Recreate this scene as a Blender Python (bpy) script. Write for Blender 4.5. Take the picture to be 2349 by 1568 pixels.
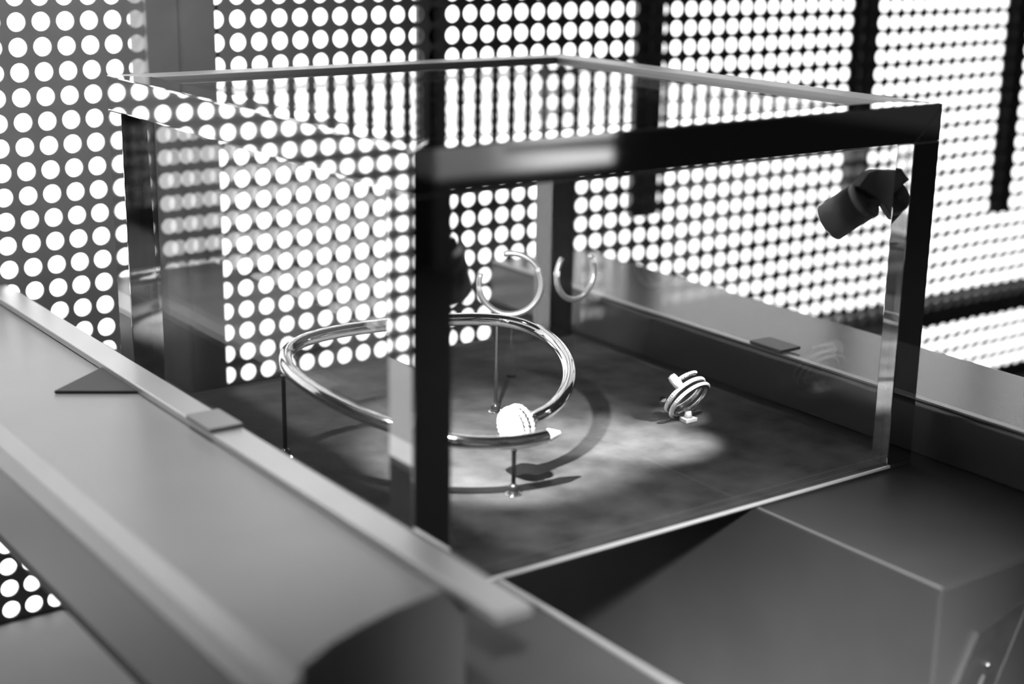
import bpy, bmesh, math, random
import numpy as np
from mathutils import Vector, Matrix
random.seed(4)
S = bpy.context.scene
for o in list(bpy.data.objects): bpy.data.objects.remove(o)
COL = S.collection

# ---------------------------------------------------------------- camera, world, exposure
cd = bpy.data.cameras.new('camera'); cam = bpy.data.objects.new('camera', cd); COL.objects.link(cam)
cd.sensor_fit = 'HORIZONTAL'; cd.sensor_width = 36.0; cd.lens = 53.77036
cd.clip_start = 0.01; cd.clip_end = 50
cam.location = (-0.15975913, -0.25504747, 0.14123346)
cam.rotation_euler = (1.29898812, -0.01561455, -0.6225578)
cd.dof.use_dof = True; cd.dof.focus_distance = 0.432; cd.dof.aperture_fstop = 8.5
S.camera = cam
S.view_settings.view_transform = 'Standard'; S.view_settings.look = 'None'
S.view_settings.gamma = 1; S.view_settings.use_curve_mapping = False
S.view_settings.exposure = 0.0
try: S.cycles.max_bounces = 14; S.cycles.transparent_max_bounces = 24; S.cycles.glossy_bounces = 6
except Exception: pass
w = bpy.data.worlds.new('world'); S.world = w; w.use_nodes = True
w.node_tree.nodes['Background'].inputs[0].default_value = (1, 1, 1, 1)
w.node_tree.nodes['Background'].inputs[1].default_value = 0.023

def lamp(name, kind, loc, to, power, size=0.01, spot=None, blend=0.5, size_y=None):
    l = bpy.data.lights.new(name, kind); o = bpy.data.objects.new(name, l); COL.objects.link(o)
    o.location = loc; o.rotation_euler = (Vector(to) - Vector(loc)).to_track_quat('-Z', 'Y').to_euler()
    l.energy = power
    if kind == 'SPOT':
        l.spot_size = math.radians(spot); l.spot_blend = blend; l.shadow_soft_size = size
    if kind == 'AREA':
        l.size = size
        if size_y: l.shape = 'RECTANGLE'; l.size_y = size_y
    return o
# overhead spots; those on the beams and counter are added fill
lamp('wall_washer', 'SPOT', (-0.40, -0.35, 0.62), (-0.03, 0.2337, 0.16), 48.0, 0.03, 20, 1.0)
lamp('beam_fill', 'SPOT', (-0.12, 0.10, 0.62), (-0.045, 0.085, 0.02), 21.0, 0.02, 28, 0.8)
lamp('beam_fill', 'SPOT', (0.34, 0.02, 0.70), (0.195, 0.110, 0.01), 9.0, 0.02, 13, 0.9)
lamp('front_spot', 'SPOT', (-0.25, -0.45, 0.35), (0.1015, -0.010, -0.078), 230.0, 0.05, 10.0, 1.0)
lamp('counter_fill', 'SPOT', (0.45, -0.25, 0.50), (0.53, -0.60, 0.0), 36.0, 0.02, 18, 1.0)
# small spotlights inside the vitrine, then added fills for hoops and ring
lamp('case_light', 'SPOT', (0.0300, 0.0300, 0.078), (0.069, 0.064, 0.0), 2.5, 0.0016, 54, 0.8)
lamp('case_light', 'SPOT', (0.1360, 0.021, 0.0600), (0.108, 0.052, 0.0), 1.6, 0.0016, 38, 1.0)

lamp('case_light', 'SPOT', (0.0400, 0.0300, 0.080), (0.125, 0.124, 0.030), 0.9, 0.0016, 26, 0.8)  # added to brighten the hoop earrings, has no housing
lamp('case_light', 'SPOT', (0.1150, 0.0140, 0.0800), (0.1305, 0.0584, 0.007), 0.8, 0.0016, 11, 0.6)  # narrow extra light added for the ring alone, has no housing
# ---------------------------------------------------------------- materials
def nd(nt, t, **k):
    n = nt.nodes.new(t)
    for a, b in k.items(): setattr(n, a, b)
    return n
def mat(name, col, rough=0.5, metal=0.0, spec=0.5, noise=None, bump=0.0, bscale=400, aniso=None, coat=0.0, rnoise=None):
    m = bpy.data.materials.new(name); m.use_nodes = True; nt = m.node_tree; b = nt.nodes['Principled BSDF']
    c = (col, col, col, 1) if not isinstance(col, tuple) else (*col, 1)
    b.inputs['Base Color'].default_value = c
    b.inputs['Roughness'].default_value = rough; b.inputs['Metallic'].default_value = metal
    b.inputs['Specular IOR Level'].default_value = spec
    b.inputs['Coat Weight'].default_value = coat
    tc = nd(nt, 'ShaderNodeTexCoord')
    if noise:
        sc, amt, det = noise
        n = nd(nt, 'ShaderNodeTexNoise'); n.inputs['Scale'].default_value = sc; n.inputs['Detail'].default_value = det
        nt.links.new(tc.outputs['Object'], n.inputs['Vector'])
        r = nd(nt, 'ShaderNodeMapRange'); r.inputs['From Min'].default_value = .25; r.inputs['From Max'].default_value = .75
        r.inputs['To Min'].default_value = col * (1 - amt); r.inputs['To Max'].default_value = col * (1 + amt)
        nt.links.new(n.outputs['Fac'], r.inputs['Value']); nt.links.new(r.outputs['Result'], b.inputs['Base Color'])
    if rnoise:
        sc, lo, hi = rnoise
        n = nd(nt, 'ShaderNodeTexNoise'); n.inputs['Scale'].default_value = sc; n.inputs['Detail'].default_value = 3
        mp = nd(nt, 'ShaderNodeMapping'); mp.inputs['Scale'].default_value = (1, .08, 1)
        nt.links.new(tc.outputs['Object'], mp.inputs['Vector']); nt.links.new(mp.outputs['Vector'], n.inputs['Vector'])
        r = nd(nt, 'ShaderNodeMapRange'); r.inputs['To Min'].default_value = lo; r.inputs['To Max'].default_value = hi
        nt.links.new(n.outputs['Fac'], r.inputs['Value']); nt.links.new(r.outputs['Result'], b.inputs['Roughness'])
    if bump:
        n = nd(nt, 'ShaderNodeTexNoise'); n.inputs['Scale'].default_value = bscale; n.inputs['Detail'].default_value = 4
        nt.links.new(tc.outputs['Object'], n.inputs['Vector'])
        bp = nd(nt, 'ShaderNodeBump'); bp.inputs['Strength'].default_value = bump; bp.inputs['Distance'].default_value = 0.0005
        nt.links.new(n.outputs['Fac'], bp.inputs['Height']); nt.links.new(bp.outputs['Normal'], b.inputs['Normal'])
    return m
M = {}
M['sheet'] = mat('perforated_sheet_metal', .13, .55, .0, .3, noise=(60, .15, 3))
M['stud'] = mat('dark_stud', .07, .55, 0, .3)
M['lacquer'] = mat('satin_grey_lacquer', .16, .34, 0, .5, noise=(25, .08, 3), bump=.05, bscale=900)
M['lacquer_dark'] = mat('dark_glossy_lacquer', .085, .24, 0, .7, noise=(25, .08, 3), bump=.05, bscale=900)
M['side'] = mat('shaded_side_lacquer', .11, .4, 0, .4, noise=(25, .08, 3))  # darker copy of the beam lacquer, shade on its outer face
M['edge'] = mat('edge_highlight_lacquer', .26, .36, 0, .5, noise=(25, .06, 3))  # lighter lacquer colour carries the gloss highlight along the beam
M['trim'] = mat('pale_satin_metal', .42, .38, .6, .5, noise=(40, .06, 2))
M['base'] = mat('black_satin_lacquer', .040, .55, 0, .12, noise=(30, .12, 3), bump=.05, bscale=900)
M['deck'] = mat('grey_deck', .42, .6, 0, .3, noise=(20, .08, 3))
M['dark_floor'] = mat('dark_floor', .055, .6, 0, .3, noise=(20, .1, 3))
M['suede'] = mat('dark_suede', .060, .85, 0, .2, noise=(90, .55, 6), bump=.25, bscale=1500)
M['steel'] = mat('polished_steel', .78, .032, 1.0, .5)
M['gold'] = mat('polished_gold', .88, .06, 1.0, .5)
M['satin_gold'] = mat('satin_gold', .9, .32, .8, .5)
M['brushed'] = mat('brushed_steel', .62, .25, 1.0, .5, bump=.1, bscale=800)
M['bright_edge'] = mat('white_polished_edge', .9, .3, .3, .5)
M['brushed_dark'] = mat('dark_brushed_steel', .22, .25, 1.0, .5)
M['black'] = mat('black_anodised', .035, .4, .0, .5, noise=(200, .2, 3))
M['lampgrey'] = mat('dark_grey_powder_coat', .12, .5, 0, .5, bump=.1, bscale=1500)
M['stone'] = mat('white_diamond', .95, .08, 0, .9, coat=1.0)
M['post'] = mat('dark_pin', .10, .25, .8, .5)
M['acryl'] = mat('frosted_acrylic', .55, .25, 0, .5)
def glass():
    m = bpy.data.materials.new('clear_glass'); m.use_nodes = True; nt = m.node_tree; nt.nodes.clear()
    out = nd(nt, 'ShaderNodeOutputMaterial'); mix = nd(nt, 'ShaderNodeMixShader'); t = nd(nt, 'ShaderNodeBsdfTransparent')
    g = nd(nt, 'ShaderNodeBsdfGlossy'); g.inputs['Roughness'].default_value = .012
    t.inputs['Color'].default_value = (.985, .985, .985, 1)
    f = nd(nt, 'ShaderNodeFresnel'); f.inputs['IOR'].default_value = 1.5
    ge = nd(nt, 'ShaderNodeNewGeometry'); mr = nd(nt, 'ShaderNodeMapRange')      # same reflectance on both faces of a thin pane
    mr.inputs['To Min'].default_value = 1.5; mr.inputs['To Max'].default_value = 1/1.5
    nt.links.new(ge.outputs['Backfacing'], mr.inputs['Value']); nt.links.new(mr.outputs['Result'], f.inputs['IOR'])
    tc = nd(nt, 'ShaderNodeTexCoord'); n = nd(nt, 'ShaderNodeTexNoise'); n.inputs['Scale'].default_value = 35; n.inputs['Detail'].default_value = 1
    bp = nd(nt, 'ShaderNodeBump'); bp.inputs['Strength'].default_value = .06; bp.inputs['Distance'].default_value = .0006
    nt.links.new(tc.outputs['Object'], n.inputs['Vector']); nt.links.new(n.outputs['Fac'], bp.inputs['Height'])
    nt.links.new(bp.outputs['Normal'], g.inputs['Normal'])
    nt.links.new(f.outputs[0], mix.inputs[0]); nt.links.new(t.outputs[0], mix.inputs[1]); nt.links.new(g.outputs[0], mix.inputs[2])
    nt.links.new(mix.outputs[0], out.inputs[0]); return m
M['glass'] = glass()
def emit(name, s):
    m = bpy.data.materials.new(name); m.use_nodes = True; nt = m.node_tree; nt.nodes.clear()
    out = nd(nt, 'ShaderNodeOutputMaterial'); e = nd(nt, 'ShaderNodeEmission'); e.inputs[1].default_value = s
    nt.links.new(e.outputs[0], out.inputs[0]); return m
M['light'] = emit('backlight_diffuser', 4.0)
M['bulb'] = emit('lamp_lens', 6.0)

# ---------------------------------------------------------------- mesh helpers
class MB:
    def __init__(s): s.v = []; s.f = []; s.smooth = set()
    def add(s, vs, fs, smooth=False):
        b = len(s.v); s.v += [tuple(v) for v in vs]
        for f in fs:
            if smooth: s.smooth.add(len(s.f))
            s.f.append([b + i for i in f])
        return s
    def box(s, a, b):
        (x0, y0, z0), (x1, y1, z1) = a, b
        return s.add([(x0,y0,z0),(x1,y0,z0),(x1,y1,z0),(x0,y1,z0),(x0,y0,z1),(x1,y0,z1),(x1,y1,z1),(x0,y1,z1)],
              [(0,3,2,1),(4,5,6,7),(0,1,5,4),(1,2,6,5),(2,3,7,6),(3,0,4,7)])
    def prism(s, poly, axis, a, b):
        n = len(poly); vs = []
        for val in (a, b):
            for (u, v) in poly:
                vs.append({'x': (val, u, v), 'y': (u, val, v), 'z': (u, v, val)}[axis])
        return s.add(vs, [list(range(n))[::-1], list(range(n, 2*n))] + [(i, (i+1) % n, n+(i+1) % n, n+i) for i in range(n)])
    def tube(s, pts, r, n=16, closed=False, cap=True, up=(0, 0, 1)):
        pts = [Vector(p) for p in pts]; k = len(pts); rs = r if isinstance(r, (list, tuple)) else [r]*k
        vs = []; prev = None
        for i, p in enumerate(pts):
            t = (pts[(i+1) % k] - pts[i-1]) if closed else (pts[min(i+1, k-1)] - pts[max(i-1, 0)])
            t.normalize(); u = prev if prev is not None else Vector(up)
            if abs(u.dot(t)) > .98: u = Vector((1, 0, 0))
            u = (u - t*u.dot(t)).normalized(); prev = u; q = t.cross(u)
            for j in range(n):
                a = 2*math.pi*j/n; vs.append(p + (u*math.cos(a) + q*math.sin(a))*rs[i])
        fs = [(i*n+j, i*n+(j+1) % n, ((i+1) % k)*n+(j+1) % n, ((i+1) % k)*n+j) for i in range(k if closed else k-1) for j in range(n)]
        s.add(vs, fs, True)
        if cap and not closed:
            s.add(vs[:n], [list(range(n))[::-1]]); s.add(vs[-n:], [list(range(n))])
        return s
    def lathe(s, prof, origin, axis=(0, 0, 1), n=24, smooth=True):
        q = Vector((0, 0, 1)).rotation_difference(Vector(axis).normalized()); o = Vector(origin); vs = []
        for (r, h) in prof:
            for j in range(n):
                a = 2*math.pi*j/n; vs.append(o + q @ Vector((r*math.cos(a), r*math.sin(a), h)))
        fs = [(i*n+j, i*n+(j+1) % n, (i+1)*n+(j+1) % n, (i+1)*n+j) for i in range(len(prof)-1) for j in range(n)]
        s.add(vs, fs, smooth)
        s.add(vs[:n], [list(range(n))[::-1]]); s.add(vs[-n:], [list(range(n))]); return s
    def gem(s, c, r, nrm=(0, 0, 1)):
        return s.lathe([(r*.35, -r*.6), (r, 0), (r*.6, r*.45)], c, nrm, 7, False)
    def build(s, name, m, parent=None, bevel=0, rot=None):
        me = bpy.data.meshes.new(name)
        off = Vector(parent_world(parent)) if parent else Vector((0, 0, 0))
        me.from_pydata([tuple(Vector(v) - off) for v in s.v], [], s.f)
        for i in s.smooth: me.polygons[i].use_smooth = True
        bm = bmesh.new(); bm.from_mesh(me); bmesh.ops.remove_doubles(bm, verts=bm.verts, dist=1e-7)
        bmesh.ops.recalc_face_normals(bm, faces=bm.faces); bm.to_mesh(me); bm.free()
        me.materials.append(M[m]); o = bpy.data.objects.new(name, me); COL.objects.link(o)
        if parent: o.parent = parent
        if bevel:
            b = o.modifiers.new('bevel', 'BEVEL'); b.width = bevel; b.segments = 2; b.limit_method = 'ANGLE'
        return o
def parent_world(p):
    v = Vector((0, 0, 0))
    while p is not None: v += Vector(p.location); p = p.parent
    return v
def thing(name, label, cat, loc, group=None):
    o = bpy.data.objects.new(name, None); COL.objects.link(o); o.location = loc; o.empty_display_size = .01
    o['label'] = label; o['category'] = cat
    if group: o['group'] = group
    return o
def tag(o, label, cat, group=None):
    o['label'] = label; o['category'] = cat
    if group: o['group'] = group
    return o
def struct(o): o['kind'] = 'structure'; return o
def ctr(o):
    """move a mesh's origin to its base centre"""
    me = o.data; vs = np.array([v.co[:] for v in me.vertices]); c = (vs.min(0) + vs.max(0))/2; c[2] = vs[:, 2].min()
    me.transform(Matrix.Translation(-Vector(c))); o.location = Vector(c); return o

# ---------------------------------------------------------------- the perforated wall
YW = 0.2337; ZF = -0.0962; PP = 0.00789; RH = 0.00286
ZT = 0.40; XL = -0.36; XR = 0.78
struct(ctr(MB().box((-.7, -1.3, ZF-.02), (1.3, YW+.0008, ZF)).build('floor', 'dark_floor')))
bs = ctr(MB().box((-.30, .02, ZF), (.1005, YW-.0003, ZF+.0010)).build('floor_standin', 'deck', bevel=.0004)); tag(bs, 'pale grey board added as the visible floor under the left beam', 'board')  # pale floor added only here, so the posts mirror a dark one
struct(ctr(MB().box((XL, YW+.012, ZF-.018), (XR, YW+.014, ZT)).build('wall_back', 'light')))

def perf(name, cols, xa, xb, zshift, label):
    """one perforated sheet: cols = hole centre x; the sheet spans xa..xb"""
    m = MB(); T = .0008; vs = m.v; fs = m.f
    rows = []
    j = -37
    while True:
        z = .1065 - j*PP - zshift
        if z - PP/2 < ZF + .0004: break
        if z + PP/2 < ZT: rows.append(z)
        j += 1
    edges = [xa] + [(cols[i]+cols[i+1])/2 for i in range(len(cols)-1)] + [xb]
    ztop = rows[0] + PP/2; zbot = rows[-1] - PP/2
    for ci, cx in enumerate(cols):
        x0, x1 = edges[ci], edges[ci+1]
        for z in rows:
            far = z > .17 or cx < -.03 or cx > .56
            K = 16 if far else 24
            if -.056 < z - 0.0 + (cx-.4522)*.0 and z < BAND[1] and z > BAND[0]:
                b = len(vs); vs += [(x0, YW, z-PP/2), (x1, YW, z-PP/2), (x1, YW, z+PP/2), (x0, YW, z+PP/2)]
                fs.append([b, b+1, b+2, b+3]); continue
            b = len(vs); ring = []
            for k in range(K):
                a = 2*math.pi*k/K; c, s_ = math.cos(a), math.sin(a); t = 1/max(abs(c), abs(s_))
                ox = cx + c*t*((x1-cx) if c > 0 else (cx-x0)); oz = z + s_*t*PP/2
                vs.append((ox, YW, oz)); ring.append((cx+c*RH, z+s_*RH))
            for (x, zz) in ring: vs.append((x, YW, zz))
            for (x, zz) in ring: vs.append((x, YW+T, zz))
            for k in range(K):
                n = (k+1) % K
                fs.append([b+k, b+n, b+K+n, b+K+k]); fs.append([b+K+k, b+K+n, b+2*K+n, b+2*K+k])
    if ztop < ZT: m.box((xa, YW, ztop), (xb, YW+T, ZT))
    if zbot > ZF: m.box((xa, YW, ZF), (xb, YW+T, zbot))
    me = bpy.data.meshes.new(name); me.from_pydata(vs, [], fs); me.materials.append(M['sheet'])
    o = bpy.data.objects.new(name, me); COL.objects.link(o)
    ctr(o); tag(o, label, 'panel', 'perforated panels of the backlit wall'); return o
BAND = (-.0555, -.0475)
X0 = -.0001
c1 = [X0 + PP*i for i in range(-45, 6)]
perf('perforated_panel', c1, XL, .0424, 0.0, 'backlit perforated metal panel left of the wide grey pillar, behind the left beam')
P2 = PP*1.018
call = [X0 + PP*9.65 + P2*k for k in range(-1, 87)]
cuts = [(.0660, .1557), (.1557, .2638), (.2638, .3945), (.3945, .5075), (.5075, XR)]
labs = ['backlit perforated panel between the wide grey pillar and the narrow stud right of it',
        'backlit perforated panel above the far back corner of the glass case',
        'backlit perforated panel behind the small spotlight, blurred dots',
        'blurred backlit perforated panel beyond the right front post of the case',
        'backlit perforated panel at the right border of the photo beyond the last stud']
for (a, b), lb, zs in zip(cuts, labs, (.0009, .0012, .0018, .0028, .0032)):
    cs = [c for c in call if a <= c < b]
    perf('perforated_panel', cs, a, b, zs, lb)
# wide pillar in front of the sheets and studs behind them
struct(ctr(MB().box((.0417, YW-.003, ZF), (.0528, YW+.0115, ZT)).box((.0528, YW-.0022, ZF), (.0540, YW+.0115, ZT)).box((.0540, YW-.003, ZF), (.0662, YW+.0115, ZT)).build('trim_1', 'sheet')))
for n, (a, b, zb) in enumerate([(.1500, .1617, .030), (.2560, .2715, .0179), (.3876, .4016, .0060), (.5003, .5170, -.0046)]):
    m = MB().box((a, YW+.0016, zb), (b, YW+.0040, ZT)).box(((a+b)/2-.0022, YW+.0010, zb), ((a+b)/2+.0022, YW+.0016, ZT))
    struct(ctr(m.build('trim_%d' % (n+2), 'stud')))
struct(ctr(MB().box((.0665, YW+.003, -.0560), (XR, YW+.010, -.0462)).build('trim_6', 'stud')))

# ---------------------------------------------------------------- the plinth, its ledges
YB = YW - .0012
base = thing('display_plinth', 'black lacquered plinth block carrying the right side of the glass case', 'plinth', (.16, .09, ZF))
MB().prism([(.1015, -.0583), (.2165, -.0583), (.2165, .2110), (.1672, .2110), (.1672, .168), (.1015, .168)], 'z', ZF, -.0012).build('body', 'base', base, bevel=.0007)
# slanting metal strip with a screw on the plinth front
st = MB(); yf = -.0583
q = [(.1155, -.0155), (.1345, -.0095), (.1180, -.0420), (.0990, -.0480)]
m = MB().prism([(.11555, -.0155), (.11572, -.0155), (.10372, -.0390), (.10355, -.0390)], 'y', yf-.0010, yf).prism([(.1342, -.0110), (.13437, -.0110), (.11787, -.0430), (.1177, -.0430)], 'y', yf-.0010, yf)
m.build('edge_strip', 'brushed', base)
MB().box((.1013, -.0583, -.0012), (.1019, -.0008, -.0009)).build('edge_line', 'lacquer', base)  # thin lighter line added along the plinth's top corner
MB().prism([(.1160, -.0157), (.1342, -.0112), (.1177, -.0428), (.1040, -.0388)], 'y', yf-.0008, yf).build('hinge_plate', 'black', base)
MB().lathe([(.0007, 0), (.0007, .0006), (.0004, .0009)], (.1198, yf-.0008, -.0245), (0, -1, 0), 12).build('screw', 'brushed', base)
MB().prism([(.1186, -.0270), (.1192, -.0270), (.1166, -.0330), (.1156, -.0330)], 'y', yf-.0012, yf-.0008).build('slot_cover', 'lampgrey', base)

shelf = thing('display_shelf', 'long dark shelf slab under the left beam, running out of the front of the picture', 'shelf', (-.02, 0, -.004))
MB().box((-.0605, -.19, -.0042), (.0226, YB, -.0012)).build('slab', 'base', shelf, bevel=.0006)
MB().box((.0214, -.19, -.0010), (.0226, -.0010, -.0004)).build('edge_strip', 'trim', shelf)  # pale strip stands in for the lit chamfer of the slab
MB().box((-.03, .06, -.0260), (.1014, .11, -.0043)).build('cross_bar', 'base', shelf)

lb = thing('display_beam', 'light grey satin beam running along the left side of the glass case', 'beam', (-.035, .09, -.0012))
yf = -.0520
def front_y(x):       # the beam's near end sweeps forward towards its outer side
    q = [(-.0620, -.0550), (-.0581, -.0534), (-.0522, -.0496), (-.0448, -.0452), (-.0381, -.0426), (-.0295, -.0400), (-.0212, -.0386), (-.0103, -.0362), (0, -.0362)]
    for (a, fa), (b, fb) in zip(q, q[1:]):
        if a <= x <= b: return fa + (fb-fa)*(x-a)/(b-a)
top = [-.0172, -.0212, -.0250, -.0295, -.0340, -.0381, -.0415, -.0448, -.0485, -.0522, -.0545]
mb = MB()
xs = [-.0112] + top + [-.0575]                       # top plate and underside share the same columns, so the swept end is a clean quad strip
zt = [.0212]*(len(top)+1) + [.0190]; nx = len(xs)
vs = [(x, front_y(x), z) for x, z in zip(xs, zt)] + [(x, front_y(x), -.0011) for x in xs] + [(x, YB, z) for x, z in zip(xs, zt)] + [(x, YB, -.0011) for x in xs]
fs = []
for i in range(nx-1):
    fs += [(i, i+1, nx+i+1, nx+i), (2*nx+i, 3*nx+i, 3*nx+i+1, 2*nx+i+1), (i, 2*nx+i, 2*nx+i+1, i+1), (nx+i, nx+i+1, 3*nx+i+1, 3*nx+i)]
fs += [(0, nx, 3*nx, 2*nx), (nx-1, 2*nx-1+0, 4*nx-1, 3*nx-1)]
mb.add(vs, fs).build('body', 'lacquer', lb)
fy = front_y(-.058)
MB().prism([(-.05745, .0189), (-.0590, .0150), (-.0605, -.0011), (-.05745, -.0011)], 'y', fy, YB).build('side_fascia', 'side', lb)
MB().prism([(-.0545, .0214), (-.0578, .0193), (-.0592, .0152), (-.0590, .0148), (-.0574, .0189), (-.0545, .0211)], 'y', fy, YB).build('highlight_edge', 'edge', lb)  # facet coloured lighter as the beam's gloss highlight
MB().box((-.0175, -.0555, .0214), (-.0097, YB, .0234)).build('edge_strip', 'trim', lb, bevel=.0003)
MB().box((-.0182, .0602, .0236), (-.0097, .0735, .0246)).build('mounting_tab', 'lacquer', lb, bevel=.0001)
MB().prism([(-.0353, .1165), (-.0158, .1039), (-.0120, .1280), (-.0150, .1320)], 'z', .0213, .0221).build('corner_plate', 'base', lb, bevel=.0001)

rb = thing('display_beam', 'narrower grey satin beam behind the right side of the glass case', 'beam', (.19, .09, -.0012))
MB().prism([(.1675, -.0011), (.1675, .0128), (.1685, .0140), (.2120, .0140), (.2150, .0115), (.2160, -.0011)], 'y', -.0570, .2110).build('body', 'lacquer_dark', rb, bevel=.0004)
MB().box((.1676, -.0568, .0141), (.1700, .2108, .0147)).build('edge_strip', 'trim', rb)
MB().box((.1676, .0580, .0148), (.1760, .0715, .0158)).build('mounting_tab', 'lampgrey', rb, bevel=.0001)
for o in (lb, rb): o['group'] = 'beams on either side of the case'

# ---------------------------------------------------------------- the glass case
L1, L2, HH, W = .16, .1606, .0966, .0096
case = thing('glass_display_case', 'square glass display case with a polished dark metal frame, jewellery inside', 'display case', (.08, .08, 0))
MB().box((0, 0, -.0011), (L1, L2, 0)).build('case_floor', 'suede', case)
MB().box((.0097, -.0004, -.0006), (.1513, 0, .0001)).build('bottom_rail', 'bright_edge', case)
for (x, y) in ((0, 0), (L1-W, 0), (L1-W, L2-W), (0, L2-W)):
    MB().box((x, y, 0), (x+W, y+(.0056 if x > .1 and y < .1 else W), HH-(.0030 if x > .1 and y > .1 else W))).build('post', 'brushed_dark' if x > .1 and y > .1 else 'steel', case, bevel=.00025)
def rail(a, b): MB().box(a, b).build('top_rail', 'steel', case, bevel=.0003)
def railm(poly, name='top_rail', m='steel', d=W): MB().prism(poly, 'z', HH-d, HH).build(name, m, case, bevel=.0003)
railm([(0, 0), (L1, 0), (L1-W, W), (W, W)]); railm([(L1, 0), (L1, L2), (L1-W, L2-W), (L1-W, W)], m='trim', d=.0030)
railm([(L1, L2), (0, L2), (W, L2-W), (L1-W, L2-W)], m='trim', d=.0030); railm([(0, L2), (0, 0), (W, W), (W, L2-W)])
MB().prism([(L1-W, HH-W), (L1-.0001, HH-.0001), (L1-.0001, HH-.0004), (L1-W+.0003, HH-W)], 'y', -.00008, .0001).build('mitre_seam', 'brushed', case)
g = .0016
xt = .0045 - .0008; MB().prism([(.0045, 0), (.0045+g, 0), (xt+g, HH-W), (xt, HH-W)], 'y', W, L2-W).build('side_pane', 'glass', case)
MB().box((L1-.0012-g, W, 0), (L1-.0012, L2-W, HH-W)).build('side_pane', 'glass', case)
MB().box((W, .0012, 0), (L1-W, .0012+g, HH-W)).build('front_pane', 'glass', case)
MB().box((W, L2-.0012-g, 0), (L1-W, L2-.0012, HH-W)).build('back_pane', 'glass', case)
MB().box((W, W, HH-.0012-g), (L1-W, L2-W, HH-.0012)).build('top_pane', 'glass', case)

# ---------------------------------------------------------------- spotlights in the case
def spotlight(label, anchor, arm, head, plane_y, dy=0.0, th=.0042):
    r = thing('spotlight', label, 'lamp', anchor, 'small spotlights inside the case')
    MB().prism(arm, 'y', plane_y-.0014, plane_y+.0014).build('bracket', 'lampgrey', r, bevel=.0003)
    m = MB(); (ax, az), (bx, bz), (cx, cz), (dx, dz) = head      # a,d = lens end ; b,c = rear end
    c0 = Vector(((ax+dx)/2, plane_y+dy, (az+dz)/2)); c1 = Vector(((bx+cx)/2, plane_y, (bz+cz)/2)); ax_ = (c1-c0)
    rr = .0052; L = ax_.length
    m.lathe([(rr*.86, .0004), (rr, 0), (rr, L*.80), (rr*.97, L*.80), (rr*.97, L*.84), (rr, L*.84), (rr, L*.97), (rr*.93, L)], c0, ax_, 32)
    m.build('housing', 'lampgrey', r)
    MB().lathe([(rr*.8, -.0001), (rr*.8, .0006)], c0, ax_, 24).build('lens', 'bulb', r)
    # rear screw
    MB().lathe([(.0009, 0), (.0009, th)], c0 + ax_*.9 + Vector((0, -th-rr*.2, 0)), (0, 1, 0), 12).build('pivot', 'lampgrey', r)
    return r
spotlight('small dark spotlight on a bracket inside the case beside the right front post', (.1504, .010, .070),
    [(.1587, .0653), (.1571, .0783), (.1470, .0793), (.1441, .0788), (.1407, .0757), (.1482, .0715), (.1514, .0695), (.1558, .0650)],
    [(.1378, .0690), (.1417, .0765), (.1496, .0674), (.1461, .0598)], .010, .0090)
spotlight('dark spotlight almost hidden behind the black left front post', (.0098, .010, .060),
    [(.0096, .0600), (.0096, .0740), (.0130, .0760), (.0165, .0758), (.0180, .0720), (.0165, .0640)],
    [(.0206, .0650), (.0150, .0740), (.0110, .0700), (.0160, .0610)], .010, .004)

# ---------------------------------------------------------------- bracelet
NB = Vector((-.0386, -.2281, .9729)); PB = Vector((.0533, .0365, .0121+.0012))
path = [(.0619,.0455),(.0676,.0458),(.0735,.0472),(.0812,.0522),(.0886,.0589),(.0940,.0670),(.0973,.0764),(.0970,.0854),(.0938,.0917),(.0876,.0965),(.0787,.0998),(.0655,.1026),(.0554,.1046),(.0403,.1067),(.0307,.1064),(.0235,.1034),(.0194,.0977),(.0179,.0902),(.0195,.0790),(.0234,.0679),(.0289,.0579),(.0343,.0500),(.0399,.0447),(.0473,.0402),(.0547,.0382),(.0600,.0378),(.0638,.0378)]
def onB(x, y, up=0):
    z = PB.z - ((x-PB.x)*NB.x + (y-PB.y)*NB.y)/NB.z
    return Vector((x, y, z)) + NB*up
def spline(pts, n=6):
    out = []; P = [pts[0]] + pts + [pts[-1]]
    for i in range(1, len(P)-2):
        for k in range(n):
            t = k/n; a, b, c, d = P[i-1], P[i], P[i+1], P[i+2]
            out.append(.5*((2*b) + (c-a)*t + (2*a-5*b+4*c-d)*t*t + (3*b-a-3*c+d)*t**3))
    out.append(pts[-1]); return out
bp = [onB(x, y) for x, y in path]
# smooth the hand-traced points a little
for _ in range(2):
    bp = [bp[0]] + [bp[i]*.5 + (bp[i-1]+bp[i+1])*.25 for i in range(1, len(bp)-1)] + [bp[-1]]
sp = spline(bp, 8)
br = thing('nail_bracelet', 'polished bracelet shaped like a bent nail, held level on three pins', 'bracelet', onB(.057, .07))
RB = .00185
MB().tube(sp, RB, 20, up=tuple(NB)).build('band', 'gold', br)
t0 = (sp[0]-sp[1]).normalized(); t1 = (sp[-1]-sp[-2]).normalized()
e0 = sp[0]; e1 = sp[-1]
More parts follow.
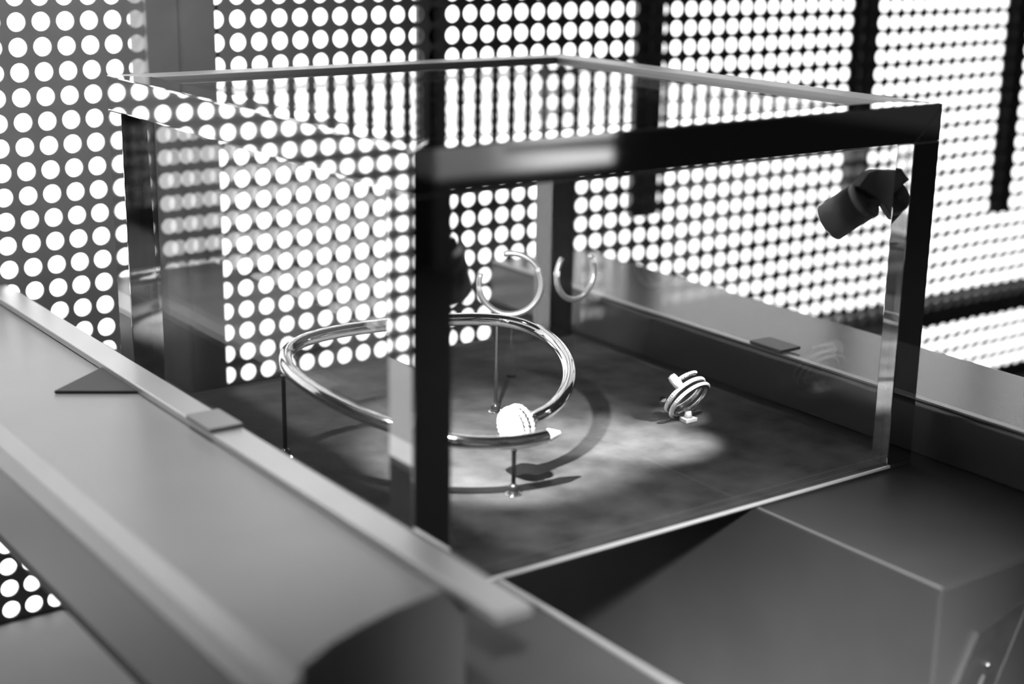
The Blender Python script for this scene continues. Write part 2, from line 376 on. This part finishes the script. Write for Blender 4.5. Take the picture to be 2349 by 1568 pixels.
# threads near the head
m = MB()
for k in range(5):
    c = e0 - t0*(.0003 + .0007*k); m.lathe([(RB, -.0002), (RB*1.18, 0), (RB, .0002)], c, t0, 20)
m.build('thread_ring', 'gold', br)
hd = MB().lathe([(RB, -.0002), (.0042, .0000), (.0048, .0004), (.0049, .0022), (.0047, .0023), (.0049, .0025), (.0049, .0042), (.0043, .0046)], e0, t0, 40)
head = hd.build('nail_head', 'gold', br)
m = MB(); qr = Vector((0, 0, 1)).rotation_difference(t0)
for rr, cnt in ((0, 1), (.0012, 6), (.0023, 12), (.0034, 19), (.0043, 26)):
    for k in range(cnt):
        a = 2*math.pi*k/cnt; m.gem(e0 + t0*.0046 + qr @ Vector((rr*math.cos(a), rr*math.sin(a), 0)), .00066, t0)
for h in (.0012, .0033):
    for k in range(26):
        a = 2*math.pi*(k+.5*(h > .002))/26; d = qr @ Vector((math.cos(a), math.sin(a), 0)); m.gem(e0 + t0*h + d*.0049, .00062, d)
ps = m.build('pave_stones', 'stone', head); ps['kind'] = 'stuff'; ps['label'] = 'white diamonds covering the nail head'
q1 = Vector((0, 0, 1)).rotation_difference(t1)
MB().lathe([(RB, -.0001), (RB*1.02, .0002), (RB*.25, .0040), (.0001, .0044)], e1, t1, 8, False).build('nail_tip', 'stone', br)
m = MB()
ii = [i for i, q in enumerate(sp) if q.x > .0885 and q.y > .052]
cen = onB(.057, .072)
for a, b in zip(sp[ii[0]:ii[-1]], sp[ii[0]+1:ii[-1]+1]):
    L = (b-a).length; k = 0
    for k in range(2):
        c = a.lerp(b, k/2+.25); inw = (cen-c); inw -= NB*inw.dot(NB); d = (inw.normalized()*.8 + NB*.6).normalized(); m.gem(c + d*(RB*.95), .00036, d)
s_ = m.build('inlaid_stones', 'stone', br); s_['kind'] = 'stuff'
# pins carrying the bracelet
def pin(x, y, label, pm='post'):
    ztop = onB(x, y).z - RB*1.02
    r = thing('bracelet_pin', label, 'stand', (x, y, 0), 'pins carrying the bracelet')
    MB().lathe([(.00058, .0025), (.00058, ztop - .0004), (.0009, ztop)], (x, y, 0), (0, 0, 1), 14).build('stem', pm, r)
    MB().lathe([(.0014, .0004), (.0014, .0022), (.0006, .0030)], (x, y, 0), (0, 0, 1), 16).build('collar', 'post', r)
    MB().lathe([(.0022, 0), (.0022, .0003), (.0019, .0005)], (x, y, 0), (0, 0, 1), 24).build('base', 'gold', r)
pin(.0540, .0384, 'short dark pin with a round foot under the front of the bracelet')
pin(.0886, .0955, 'tall pin under the back of the bracelet, near the hoop earrings', 'brushed')  # brighter metal stands in for the light falling on this pin
pin(.0183, .0935, 'pin under the left end of the bracelet, beside the left beam')

# ---------------------------------------------------------------- ring on its little stand
rs = thing('ring_stand', 'small clear acrylic stand under the diamond ring', 'stand', (.1308, .0580, 0))
MB().prism([(-.0022+.1308, .0580-.0018), (.0022+.1308, .0580-.0018), (.0018+.1308, .0580+.0018), (-.0018+.1308, .0580+.0018)], 'z', 0, .0012).build('base', 'acryl', rs, bevel=.0002)
MB().lathe([(.0013, .0011), (.0009, .0030)], (.1308, .0580, 0), (0, 0, 1), 10).build('neck', 'acryl', rs)
rg = thing('diamond_ring', 'double band ring set with white stones leaning on a clear stand', 'ring', (.1308, .0580, .0030))
ax = Vector((.1109, -.8208, -.55)).normalized()   # ring axis
cR = Vector((.1305, .0584, .0072)); uu = Vector((-.391, .5385, .7416)).normalized(); uu = (uu - ax*uu.dot(ax)).normalized(); vv = uu.cross(ax)
RR = .0064
def rp(a, off=0.0, r=RR): a = math.radians(a); return cR + ax*off + (uu*math.cos(a) + vv*math.sin(a))*r
for off in (-.0011, .0011):
    MB().tube([rp(360*k/64, off) for k in range(64)], .00075, 10, closed=True, up=tuple(ax)).build('band', 'gold', rg)
MB().tube([rp(8 + 62*k/20, -.0034, RR*1.0) for k in range(21)], .00075, 10, up=tuple(ax)).build('nail_shank', 'gold', rg)
m = MB()
for off in (-.0011, .0011):
    m.tube([rp(360*k/64, off, RR+.00030) for k in range(64)], .00062, 8, closed=True, up=tuple(ax))
    for k in range(56):
        d = (rp(360*k/56) - cR).normalized(); m.gem(rp(360*k/56, off, RR+.00085), .00036, d)
for k in range(8):
    d = (rp(10 + 8*k) - cR).normalized(); m.gem(rp(10 + 8*k, -.0034, RR+.0007), .00055, d)
s_ = m.build('pave_stones', 'stone', rg); s_['kind'] = 'stuff'
tg = (rp(-2) - rp(2)).normalized()
MB().lathe([(.0012, -.0012), (.0023, -.0010), (.0025, 0), (.0023, .0012), (.0010, .0016)], rp(0, -.0034, RR+.0004), tg, 16).build('nail_head', 'stone', rg)
MB().lathe([(.0011, 0), (.0009, .0010), (.0001, .0030)], rp(-68, -.0034, RR), (rp(-69) - rp(-60)), 8, False).build('nail_tip', 'gold', rg)

# ---------------------------------------------------------------- hoop earrings and their block
def hoop(label, c, r, nrm, a0, a1, stones, stand=None):
    nrm = Vector(nrm).normalized(); u = Vector((0, 0, 1)); u = (u - nrm*u.dot(nrm)).normalized(); v = nrm.cross(u); c = Vector(c)
    pt = lambda a, rr=r: c + (u*math.cos(math.radians(a)) + v*math.sin(math.radians(a)))*rr
    e = thing('hoop_earring', label, 'earring', c - Vector((0, 0, r)), 'hoop earrings')
    n = 48
    MB().tube([pt(a0 + (a1-a0)*k/n) for k in range(n+1)], .0009, 12, up=tuple(nrm)).build('hoop', 'satin_gold', e)
    m = MB()
    for a in stones: m.gem(pt(a), .0015, (pt(a)-c).normalized()); m.gem(pt(a+7), .0009, (pt(a+7)-c).normalized())
    m.build('stones', 'stone', e)
    if stand: pass
    return pt
pt1 = hoop('larger hoop earring just behind the back of the bracelet', (.1135, .1235, .0300), .0098, (-.55, -.83, .05), 70, 374, (-62, 98), True)
pt2 = hoop('smaller hoop earring at the right, seen narrow beside the back post', (.1398, .1240, .0300), .0085, (.12, -.99, .05), 46, 308, (82, -66), True)
def hstand(x, y, z, label):
    r = thing('earring_stand', label, 'stand', (x, y, 0), 'rods holding the hoop earrings')
    MB().lathe([(.00035, 0), (.00035, z)], (x, y, 0), (0, 0, 1), 10).build('rod', 'glass', r)
    MB().lathe([(.0014, 0), (.0014, .0004)], (x, y, 0), (0, 0, 1), 16).build('base', 'suede', r)
hstand(.1140, .1228, .0198, 'thin clear rod holding up the larger hoop earring')
hstand(.1398, .1240, .0210, 'thin clear rod holding up the smaller hoop earring')

# ---------------------------------------------------------------- pale counter added out of view to be mirrored in the front rail
ct = thing('standin_counter', 'pale stand-in counter added out of view, mirrored as a bright band in the front rail', 'counter', (.47, -.70, ZF))
MB().box((.395, -.80, -.031), (.548, -.60, .075)).build('top_section', 'bright_edge', ct, bevel=.001)
MB().prism([(.45, -.0113), (.5485, -.0105), (.5485, -.0160), (.45, -.0125)], 'y', -.6001, -.597).build('streak_strip', 'black', ct)  # dark wedge added to mirror as a streak in the front rail
MB().box((.400, -.79, ZF), (.543, -.61, -.031)).build('base', 'base', ct)
